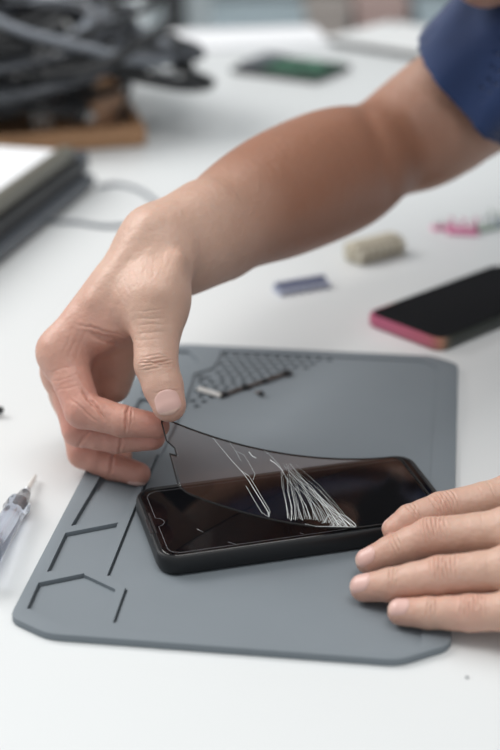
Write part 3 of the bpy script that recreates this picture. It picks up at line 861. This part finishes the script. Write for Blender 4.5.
# nails: patches projected on to the fingertip skin
def nail(c, along, nrm, ln, wd, name='fingernail'):
    c = np.array(c, float); a = np.array(along, float); a /= np.linalg.norm(a)
    n = np.array(nrm, float); n -= a*np.dot(a, n); n /= np.linalg.norm(n); s = np.cross(a, n)
    NU, NV = 14, 16
    G = []
    f = body.sub(c, .03)
    for j in range(NV+1):
        v = -1+2*j/NV
        for i in range(NU+1):
            u = -1+2*i/NU
            # squircle mapping to give rounded root and free edge
            uu = u*math.sqrt(1-0.62*abs(v)**3.5) ; vv = v*(1-0.24*u*u)
            G.append(c+s*uu*wd/2+a*vv*ln/2+n*.009)
    G = np.array(G)
    for _ in range(40): G = G-n*np.clip(f(G), -.002, .002)[:, None]*0.8
    me_v = []
    U = np.tile(np.linspace(-1, 1, NU+1), NV+1); VV = np.repeat(np.linspace(-1, 1, NV+1), NU+1)
    rise = .00035+.0002*np.clip(VV, 0, 1)-.0009*np.abs(U)**10-.0008*(np.clip(-VV, 0, 1))**10
    top_ = G+n*rise[:, None]; bo = G-n*.0012
    vs = [tuple(p) for p in top_]+[tuple(p) for p in bo]; m_ = len(top_); fs = []
    for j in range(NV):
        for i in range(NU):
            q = (j*(NU+1)+i, j*(NU+1)+i+1, (j+1)*(NU+1)+i+1, (j+1)*(NU+1)+i)
            fs += [q, tuple(x+m_ for x in q[::-1])]
    rg = list(range(NU+1))+[j*(NU+1)+NU for j in range(1, NV+1)]+[NV*(NU+1)+i for i in range(NU-1, -1, -1)]+[j*(NU+1) for j in range(NV-1, 0, -1)]
    for x, y in zip(rg, rg[1:]+rg[:1]): fs.append((x, x+m_, y+m_, y))
    me = bpy.data.meshes.new(name); me.from_pydata(vs, [], fs)
    o = link(name, me, M['nail'], None, True); me.materials.append(M['nailtip'])
    for p_ in me.polygons:
        if p_.index < 2*NU*NV and (p_.index//2)//NU >= NV-2: p_.material_index = 1
    pchild(o)
toc = np.array([0, -cp, sp])      # towards the camera side
nail(cw(168.5, 406, .775), TT-TI, toc+np.array([.10, 0, -.05]), .0135, .0152)
nail(LM[3]+(LM[3]-LM[2])*0.02, LM[3]-LM[2], np.array([-.30, -.38, .80]), .0125, .0110)
nail(LR[3]+(LR[3]-LR[2])*0.02, LR[3]-LR[2], np.array([-.20, -.36, .85]), .0128, .0115)
nail(LP[3]+(LP[3]-LP[2])*0.02, LP[3]-LP[2], np.array([-.15, -.36, .85]), .0115, .0105)
nail(LI[3]+(LI[3]-LI[2])*0.02, LI[3]-LI[2], np.array([-.3, .85, .45]), .0115, .0100)
nail(Ri[3], Ri[3]-Ri[2], np.array([-.15, -.35, -.6]), .0110, .0095)
nail(I0[3], I0[3]-I0[2], np.array([-.1, .8, -.4]), .0115, .0100)
nail(Mi[3], Mi[3]-Mi[2], np.array([-.1, .8, -.4]), .0115, .0100)

# --- t-shirt
sh = Imp()
cu = cw(442, 116, 1.045)
HP = np.array([.74, 1.0, .10])
sh.chain('core', [cw(412, 134, 1.035), cu, mid(cu, US, .6), US], [.046, .060, .070, .072], .02)
sh.chain('core', [mid(LE, LS, .3), mid(LE, LS, .6), LS], [.050, .060, .070], .02)
sh.chain('core', [US, NB+np.array([.02, 0, -.01]), LS], [.066, .070, .066], .05)
sh.chain('core', [US+np.array([.04, -.02, .0]), mid(US, HP, .55)+np.array([0, -.01, .02]), HP+np.array([0, .08, .0])], [.085, .115, .105], .06)
sh.chain('core', [LS+np.array([.04, .02, -.02]), mid(LS, HP, .55)+np.array([0, .01, .02]), HP+np.array([0, -.08, .0])], [.085, .115, .105], .06)
ax1 = cu-E_; ax1 = ax1/np.linalg.norm(ax1); slv_p = cw(471, 91, 1.05); slv_n = cw(463+77, 97-64, 1.05)-slv_p; slv_n /= np.linalg.norm(slv_n)
slv_n = slv_n-.50*np.array([0, cp, -sp]); slv_n /= np.linalg.norm(slv_n)
ax2 = LS-LE; ax2 = ax2/np.linalg.norm(ax2); slv_p2 = mid(LE, LS, .52)
hip_n = np.array([1., 0, -.15]); hip_n /= np.linalg.norm(hip_n)
neckax = hd(0, .05, -.095)-NB; neckax /= np.linalg.norm(neckax)
def shcut(P, d):
    # folds
    fold = .0032*np.sin(P@np.array([70., 55., -90.])+3*np.sin(P@np.array([20, -30, 15.])))+.0012*np.sin(P@np.array([-130., 60., 80.]))
    d = d+fold
    d = np.abs(d+.0035)-.0022
    r1 = (P[:, 0] < .34) & (P[:, 1] > .9)
    pl1 = -((P-slv_p)@slv_n)
    d = np.where(r1 & (np.linalg.norm(P-US, axis=1) > .02), np.maximum(d, pl1), d)
    r2 = (P[:, 1] < .80)
    d = np.where(r2, np.maximum(d, -((P-slv_p2)@ax2)), d)
    d = np.maximum(d, (P-HP)@hip_n)
    q = P-NB; h = q@neckax; rr = np.linalg.norm(q-h[:, None]*neckax, axis=1)
    d = np.maximum(d, np.where(h > 0, .072-rr, -1))
    return d
sh.cut = shcut
V, Q = sdf_mesh(sh, (.06, .55, -.06), (.92, 1.36, .46), .0026, B=16, relax=2)
pchild(link('t_shirt', np_mesh('t_shirt', V, Q), M['shirt']))
# --- trousers, shoes, hair, eyes
tr = Imp()
for q in (-1, 1):
    tr.chain('core', [HP+np.array([-.01, .07*q, -.0]), HP+np.array([.03, .09*q, -.10]), np.array([.76, 1.0+.10*q, -.33]), np.array([.78, 1.0+.11*q, -.68])], [.10, .092, .064, .052], .05)
V, Q = sdf_mesh(tr, (.56, .76, -.78), (.98, 1.24, .24), .008, B=8, relax=2)
pchild(link('trousers', np_mesh('trousers', V, Q), M['trousers']))
for q in (-1, 1):
    s2 = Imp(); s2.chain('core', [np.array([.80, 1.0+.11*q, FZ+.042]), np.array([.66, 1.0+.12*q, FZ+.034])], [.042, .034], .02)
    V, Q = sdf_mesh(s2, (.58, .8, FZ-.02), (.88, 1.2, FZ+.12), .006, B=8, relax=2)
    V[:, 2] = np.maximum(V[:, 2], FZ+.001)
    pchild(link('shoe', np_mesh('shoe', V, Q), M['dark']))
ha = Imp(); ha.chain('core', [hd(0, .135, -.108), hd(0, .165, -.082)], [.082, .078], .02)
def hcut(P, d):
    d = d+.002*np.sin(P[:, 0]*400)*np.sin(P[:, 1]*300+P[:, 2]*200)
    q = P-chin; v = q@v_; g = q@g_
    return np.maximum(d, np.maximum(-(v-.085), -(v-.20-.0)+g*1.1-.055+0*.1) if False else np.maximum(.075-v, (g+.045)-(v-.165)*1.2))
ha.cut = hcut
V, Q = sdf_mesh(ha, tuple(hd(0, .13, -.09)-.14), tuple(hd(0, .13, -.09)+.14), .004, B=8, relax=2)
pchild(link('hair', np_mesh('hair', V, Q), M['hair']))
for q in (-1, 1):
    bm = bmesh.new(); bmesh.ops.create_uvsphere(bm, u_segments=20, v_segments=12, radius=.0115, matrix=Matrix.Translation(Vector(hd(.031*q, .103, -.008))))
    pchild(obj('eye', bm, M['eyewhite'], smooth=True))
    bm = bmesh.new(); bmesh.ops.create_uvsphere(bm, u_segments=16, v_segments=10, radius=.0055, matrix=Matrix.Translation(Vector(hd(.031*q, .102, -.0015))))
    pchild(obj('iris', bm, M['iris'], smooth=True))
    bm = bmesh.new(); add_mesh(bm, tube([hd(.014*q, .118, .0), hd(.03*q, .124, -.004), hd(.048*q, .117, -.016)], .003))
    pchild(obj('eyebrow', bm, M['hair'], smooth=True))

# ================================================================== SECOND PHONE
ph2 = thing('smartphone', 'smartphone with a pink edged case lying on the white table beyond the mat', 'phone')
L2, W2 = .152, .074
nearc = at(440, 351, 0)[:2]; a2_ = R(42)
U2 = np.array([math.cos(a2_), math.sin(a2_)]); V2 = np.array([-math.sin(a2_), math.cos(a2_)])
c2 = nearc+U2*(L2/2-.004)+V2*(W2/2-.004)
ph2.location = (c2[0], c2[1], 0); ph2.rotation_euler = (0, 0, a2_)
bm = bmesh.new()
add_layers(bm, [loop(L2/2-.002, W2/2-.002, .008, 0), loop(L2/2-.0004, W2/2-.0004, .0095, .0015), loop(L2/2, W2/2, .01, .004), loop(L2/2, W2/2, .01, .0075), loop(L2/2-.0008, W2/2-.0008, .0092, .0095), loop(L2/2-.002, W2/2-.002, .008, .0096)])
shade_auto(obj('case', bm, M['case2'], ph2), 50)
bm = bmesh.new(); add_layers(bm, [loop(L2/2-.0024, W2/2-.0024, .008, .0092), loop(L2/2-.0026, W2/2-.0026, .008, .0099)])
obj('screen', bm, M['screen2'], ph2)

# ================================================================== SMALL METAL PIECES ON THE MAT
fz = FLOOR
A_, B_, C_ = at(198, 387, fz+.003), at(221, 394, fz+.002), at(290, 370, fz+.003)
pin = thing('metal_bracket', 'thin bent metal strip with one bright end lying on the mat holes', 'metal part', tuple((B_[0], B_[1], fz)))
pinv = Matrix.Translation((-B_[0], -B_[1], -fz))
def local(o, inv, parent): o.parent = parent; o.matrix_parent_inverse = inv; return o
def bar(a, b, w_, h_):
    a, b = Vector(a), Vector(b); d = b-a; ang = math.atan2(d.y, d.x)
    bm = box(-d.length/2, d.length/2, -w_/2, w_/2, 0, h_, bev=min(w_, h_)*.25)
    bmesh.ops.transform(bm, matrix=Matrix.Translation((a+b)/2) @ Matrix.Rotation(ang, 4, 'Z') @ Matrix.Rotation(-math.asin(max(-1, min(1, d.z/d.length))), 4, 'Y'), verts=bm.verts); return bm
a0 = Vector((A_[0], A_[1], fz+.0012)); b0 = Vector((B_[0], B_[1], fz+.0002)); c0 = Vector((C_[0], C_[1], fz+.0006))
local(obj('bright_end', bar(a0, b0, .0044, .0014), M['steel']), pinv, pin)
local(obj('strip', bar(b0, c0, .0028, .0016), M['brownmetal']), pinv, pin)
for t_, s2_ in ((.05, .0052), (.34, .0050), (.62, .0044), (.95, .0066)):
    p = b0.lerp(c0, t_)
    bm = bmesh.new(); add_cone(bm, p, p+Vector((0, 0, .0022)), s2_*.55, s2_*.45, 8)
    local(obj('lug', bm, M['dark']), pinv, pin)
def screw(px, py, label, rot):
    p = at(px, py, fz+.001); s = thing('screw', label, 'screw', (p[0], p[1], fz), rot)
    bm = bmesh.new(); add_cone(bm, (0, 0, .0019), (.0016, 0, .0019), .0019, .0019, 14); obj('screw_head', bm, M['dark'], s)
    bm = bmesh.new(); add_cone(bm, (.0016, 0, .0017), (.0056, 0, .0012), .0011, .0009, 10); obj('screw_shank', bm, M['brownmetal'], s)
screw(262, 395, 'tiny dark screw lying on the mat below the metal strip', 2.3)
screw(285, 374, 'tiny dark screw lying on the mat beside the far end of the metal strip', .8)

# ================================================================== SMALL PARTS ON THE TABLE
# beige comb connector
p = at(377, 258, 0)
d_ = at(408, 246, 0)-at(346, 262, 0)
bc = thing('connector', 'beige plastic connector with a row of teeth, lying beyond the pink edged phone', 'connector', (p[0], p[1], 0), math.atan2(d_[1], d_[0]))
obj('housing', box(-.026, .026, -.004, .014, 0, .016, bev=.004), M['beige'], bc)
for i in range(7):
    obj('tooth', box(-.024+i*.0072, -.0195+i*.0072, -.0085, -.003, .001, .013, bev=.0008), M['beige2'], bc)
# navy and blue-grey clip
p = at(303, 290, 0); d_ = at(331, 283, 0)-at(274, 293, 0)
nc = thing('connector', 'navy and blue grey comb connector lying on the table below the forearm', 'connector', (p[0], p[1], 0), math.atan2(d_[1], d_[0]))
obj('housing', box(-.022, .022, -.002, .009, 0, .0045, bev=.001), M['bluegrey'], nc)
obj('top_bar', box(-.0215, .0215, .002, .007, .0045, .0075, bev=.001), M['navy'], nc)
for i in range(6):
    obj('tooth', box(-.0215+i*.0076, -.0170+i*.0076, -.006, -.002, 0, .005, bev=.0006), M['bluegrey'], nc)
# pink and green clips
def clip(px, py, m1, m2, rz, label, s=1.0):
    p = at(px, py, 0); c = thing('plastic_clip', label, 'clip', (p[0], p[1], 0), rz)
    obj('clip_base', box(-.009*s, .009*s, -.005*s, .005*s, 0, .003, bev=.001), m1, c)
    bm = bmesh.new()
    for x in (-.005, 0, .005): add_cone(bm, (x*s, 0, .003), (x*s*1.4, .001, .009*s), .0022, .0012, 10)
    obj('prongs', bm, m2, c)
clip(441, 229, M['pink'], M['white'], .3, 'small pink clip with white prongs, leftmost of the coloured clips', .9)
clip(463, 233, M['pink'], M['pink'], -.2, 'larger bright pink clip in the middle of the coloured clips', 1.5)
clip(484, 229, M['palegreen'], M['white'], .5, 'pale green and white clip to the right of the pink ones', 1.5)
clip(499, 224, M['bluegrey'], M['palegreen'], -.5, 'blue grey clip at the right end of the coloured clips', 1.3)

# clear-handled precision screwdriver at the left
tip = np.array(at(36, 476, .003)); dirn = np.array(at(2, 536, .008))-tip; dirn /= np.linalg.norm(dirn)
sd = thing('screwdriver', 'precision screwdriver with a clear bluish handle and metal tip, lying left of the mat', 'screwdriver', (tip[0], tip[1], 0))
sinv = Matrix.Translation((-tip[0], -tip[1], 0))
def axp(t_, z=0): q = tip+dirn*t_; return Vector((q[0], q[1], q[2]))
tip[2] = .0035; dirn[2] = .0
dirn /= np.linalg.norm(dirn); dirn[2] = .085
bm = bmesh.new(); add_cone(bm, axp(0), axp(.006), .0007, .0015, 12); add_cone(bm, axp(.006), axp(.026), .0015, .0015, 12)
local(obj('blade', bm, M['steel'], smooth=False), sinv, sd)
bm = bmesh.new(); add_cone(bm, axp(.0255), axp(.046), .0020, .0022, 16)
local(obj('collet', bm, M['brownmetal']), sinv, sd)
bm = bmesh.new()
prof = [(.021, .0022), (.027, .0034), (.036, .0042), (.041, .0064), (.046, .0070), (.051, .0058), (.058, .0062), (.11, .0066), (.113, .0056)]
zq = Vector((dirn[0], dirn[1], dirn[2])).normalized(); xq = zq.orthogonal().normalized(); yq = zq.cross(xq)
loops = []
for t_, r_ in prof:
    c = axp(t_); loops.append([tuple(c+(xq*math.cos(2*math.pi*k/24)+yq*math.sin(2*math.pi*k/24))*r_*(1+(.09 if k % 4 < 2 else 0)*(t_ > .03))) for k in range(24)])
add_layers(bm, loops)
local(obj('clear_handle', bm, M['clear'], smooth=True), sinv, sd)
bm = bmesh.new(); add_cone(bm, axp(.113), axp(.119), .0058, .0054, 20)
local(obj('end_cap', bm, M['navy']), sinv, sd)

# black tweezers, only the tips in frame
p = at(-1, 416, 0)
tw = thing('tweezers', 'black pointed tweezers whose tips just reach the left edge', 'tweezers', (p[0], p[1], 0), R(172))
for q in (-1, 1):
    bm = bmesh.new()
    pr = [(0, .0010, .0008), (.012, .0025, .0016), (.04, .006, .0018), (.085, .0065, .0016), (.115, .0012, .0016)]
    lps = []
    for x, y, hw in pr:
        yy = y*q; zc = .004
        lps.append([(x-.003, yy-.0007, zc-hw*2+.0002), (x-.003, yy+.0007, zc-hw*2+.0002), (x-.003, yy+.0007, zc+hw*2), (x-.003, yy-.0007, zc+hw*2)])
    add_layers(bm, lps); obj('arm', bm, M['dark'], tw)

# ================================================================== BLACK AND GREY DEVICE ON THE LEFT
a = np.array(at(97, 188, 0)); b = np.array(at(0, 268, 0)); dv = a-b; dv /= np.linalg.norm(dv); ang = math.atan2(dv[1], dv[0])
Ld = .36
dev = thing('electronics_case', 'long black device with olive grey rail and pale lid, at the left edge', 'device', (a[0], a[1], 0), ang)
obj('base_ledge', box(-Ld, 0, 0, .115, .004, .014, bev=.003), M['slate'], dev)
obj('case_body', box(-Ld, -.008, .010, .112, .014, .030, bev=.002), M['dark'], dev)
obj('top_rail', box(-Ld, -.012, .014, .030, .030, .044, bev=.005, seg=3), M['olive'], dev)
obj('pale_lid', box(-Ld, -.016, .031, .108, .030, .040, bev=.002), M['paper'], dev)
obj('end_cap', box(-.012, .006, .008, .040, .014, .034, bev=.003), M['slate'], dev)
for x in (-Ld+.02, -.03):
    for y in (.015, .10):
        bm = bmesh.new(); add_cone(bm, (x, y, 0), (x, y, .0045), .006, .006, 14); obj('foot', bm, M['dark'], dev)
def cable(pts, r_, m, label, group=None, name='cable', plug=None):
    c = thing(name, label, 'cable', tuple(pts[0]), 0, group)
    inv = Matrix.Translation(-Vector(pts[0]))
    o = link('cord', tube(pts, r_), m, None, True); local(o, inv, c)
    if plug:
        p0, p1 = Vector(pts[-2]), Vector(pts[-1]); d = (p1-p0).normalized()
        bm = bmesh.new(); add_cone(bm, p1-d*.004, p1+d*.022, r_*1.5, r_*2.6, 10)
        local(obj('plug', bm, M['dark'], smooth=False), inv, c)
        bm = bmesh.new(); add_cone(bm, p1+d*.022, p1+d*.034, r_*1.6, r_*1.5, 10)
        local(obj('plug_tip', bm, M['silver']), inv, c)
    return c
zz = .0021
cable([at(97, 186, zz), at(118, 184, zz), at(140, 190, zz), at(158, 203, zz), at(180, 218, zz), at(205, 228, zz)], .0019, M['cable2'], 'thin grey cable curving from the black device towards the wrist')
cable([at(48, 222, zz), at(75, 222, zz), at(105, 226, zz), at(132, 224, zz), at(160, 218, zz)], .0019, M['cable2'], 'thin grey cable running straight from beneath the black device to the wrist')
cable([at(-14, 160, zz), at(10, 155, zz), at(32, 154, zz), at(48, 158, zz)], .003, M['cable'], 'short black cable lying on the table in front of the cardboard')

# ================================================================== CARDBOARD, CABLE PILE
q0 = at(143, 146, 0); 
tray = thing('cardboard_tray', 'shallow brown cardboard tray under the heap of cables', 'tray', (q0[0], q0[1], 0), R(12))
obj('tray_base', box(-.46, 0, 0, .30, .002, .014, bev=.002), M['cardboard'], tray)
obj('front_rim', box(-.46, 0, -.004, .004, .001, .021, bev=.002), M['cardboard'], tray)
obj('side_rim', box(-.004, .004, 0, .30, .001, .021, bev=.002), M['cardboard'], tray)
def tw_(x, y, z): 
    c, s = math.cos(R(12)), math.sin(R(12)); return np.array([q0[0]+x*c-y*s, q0[1]+x*s+y*c, z])
rr_ = random.Random(11)
cols = [M['cable'], M['cable'], M['cable3'], M['cable'], M['cable2'], M['cable'], M['cable3']]
for k in range(50):
    cx, cy = rr_.uniform(-.36, -.13)+.0042*k, rr_.uniform(.05, .20); rx, ry = rr_.uniform(.07, .15), rr_.uniform(.04, .10)
    z0 = .018+k*.0023; th = rr_.uniform(-.5, .5); pts = []
    if k >= 44:
        cx, cy, rx, ry, z0 = -.38+.05*(k-44), .045, .085, .045, .024+.006*(k-44)
    n_ = rr_.choice((14, 17, 20)); st = rr_.uniform(0, 6.28); rad = rr_.choice((.0028, .0036, .0045, .0055))
    tx, ty = rr_.uniform(-.3, .3), rr_.uniform(-.15, .4)
    for i in range(n_):
        a = st+i*.62; s = 1-.012*i+rr_.uniform(-.07, .07)
        x, y = rx*s*math.cos(a), ry*s*math.sin(a)
        pts.append(tw_(cx+x*math.cos(th)-y*math.sin(th), cy+x*math.sin(th)+y*math.cos(th), max(.021+rad, z0+tx*x+ty*y+rr_.uniform(-.004, .006))))
    cn = {M['cable2'].name: 'pale grey', M['cable3'].name: 'charcoal'}.get(cols[k % 7].name, 'black')
    th_ = 'thin' if rad < .0040 else 'thick'
    pl = 'along the front edge of the cardboard' if k >= 44 else 'at the bottom of the heap on the cardboard' if k < 14 else 'in the middle of the cable heap' if k < 29 else 'across the top of the cable heap'
    cable(pts, rad, cols[k % 7], '%s %s coiled cable %s' % (th_, cn, pl), '%s %s cables %s' % (th_, cn, pl), plug=True)
# loops trailing to the right of the pile
cable([tw_(-.16, .16, .06), tw_(-.05, .20, .075), tw_(.02, .26, .065), tw_(.055, .34, .03), tw_(.045, .42, .006), tw_(0, .44, .006), tw_(-.08, .40, .03), tw_(-.16, .34, .07)], .004, M['cable'], 'black cable looping off the right side of the heap on to the table', plug=True)
cable([tw_(-.25, .10, .08), tw_(-.12, .13, .10), tw_(-.02, .20, .085), tw_(.035, .28, .04), tw_(.07, .30, .006), tw_(.095, .335, .006)], .0045, M['cable3'], 'charcoal cable hanging over the right side of the heap', plug=True)
cable([tw_(-.02, .03, .022), tw_(-.001, .09, .04), tw_(.005, .17, .05), tw_(-.02, .24, .06)], .003, M['cable'], 'black cable standing up along the right end of the cardboard')
def adapter(x, y, z, sx, sy, sz, m, label, rz, cat='adapter'):
    p = tw_(x, y, z); ad = thing('power_adapter', label, cat, tuple(p), rz)
    obj('adapter_body', box(-sx/2, sx/2, -sy/2, sy/2, 0, sz, bev=min(sx, sy, sz)*.15), m, ad)
    bm = bmesh.new(); add_cone(bm, (sx/2-.001, 0, sz/2), (sx/2+.018, 0, sz/2), .005, .003, 10); obj('strain_relief', bm, m, ad)
adapter(-.035, .050, .0142, .045, .022, .03, M['tan'], 'tan plug adapter at the right end of the cardboard', .9)
adapter(-.10, .045, .0142, .022, .022, .034, M['silver'], 'small silver adapter among the cables on the cardboard', .2)
adapter(-.235, .045, .0142, .05, .03, .028, M['dark'], 'black power brick at the front of the cable heap', .1)
adapter(-.12, .22, .085, .07, .045, .03, M['dark'], 'black power brick on top at the back of the heap', .5)
adapter(-.075, .27, .0142, .035, .03, .105, M['bin_white'], 'pale plug adapter near the top right of the heap', .4)
adapter(-.03, .285, .0142, .030, .03, .06, M['silver'], 'silver plug adapter at the back right corner of the cardboard', .4)
adapter(-.30, .06, .0142, .03, .028, .05, M['silver'], 'silver adapter at the left of the cable heap', .4)

# ================================================================== FAR END OF THE TABLE
c0 = at(291, 72, 0); e1 = at(345, 73, 0)-at(285, 85, 0)
brd = thing('circuit_module', 'open black device with a green circuit board, lying on the far table behind the forearm', 'circuit board', (c0[0], c0[1], 0), R(-32))
obj('frame', box(-.062, .062, -.045, .045, 0, .008, bev=.002), M['dark'], brd)
obj('green_board', box(-.02, .056, -.038, .038, .008, .0105, bev=.0005), M['pcb'], brd)
obj('battery', box(-.056, -.024, -.036, .036, .008, .013, bev=.001), M['slate'], brd)
for x, y in ((0, .01), (.03, -.015), (.04, .02)):
    obj('chip', box(x-.007, x+.007, y-.007, y+.007, .0105, .0125), M['dark'], brd)
p0 = np.array(at(322, 45, 0)); p1 = np.array(at(430, 62, 0)); dd = p1-p0; an = math.atan2(dd[1], dd[0])
tb = thing('tablet', 'slim white tablet with a dark edge at the far right of the table', 'tablet', (p0[0], p0[1], 0), an)
obj('case', box(0, .24, 0, .16, 0, .008, bev=.003), M['dark'], tb)
obj('white_back', box(.002, .238, .004, .158, .008, .010, bev=.0008), M['white'], tb)
obj('camera_lens', add_cone(bmesh.new(), (.02, .14, .0095), (.02, .14, .011), .005, .005, 16), M['dark'], tb)
p0 = at(215, 52, 0)
nb = thing('paper_sheets', 'stack of white paper on the far table beside the cable heap', 'paper', (p0[0], p0[1], 0), R(8))
obj('sheets', box(-.05, .16, 0, .13, 0, .006, bev=.0005), M['paper'], nb)
obj('crumb', box(0, .0012, 0, .0012, 0, .0006), M['slate']) if False else None
cr_ = bmesh.new(); pp = at(467, 678, 0); bmesh.ops.create_icosphere(cr_, subdivisions=2, radius=.0006, matrix=Matrix.Translation((pp[0], pp[1], .0005)) @ Matrix.Diagonal((1.3, 1, .8, 1)))
tag(obj('crumb', cr_, M['slate']), 'tiny dark speck on the table below the right corner of the mat', 'speck')
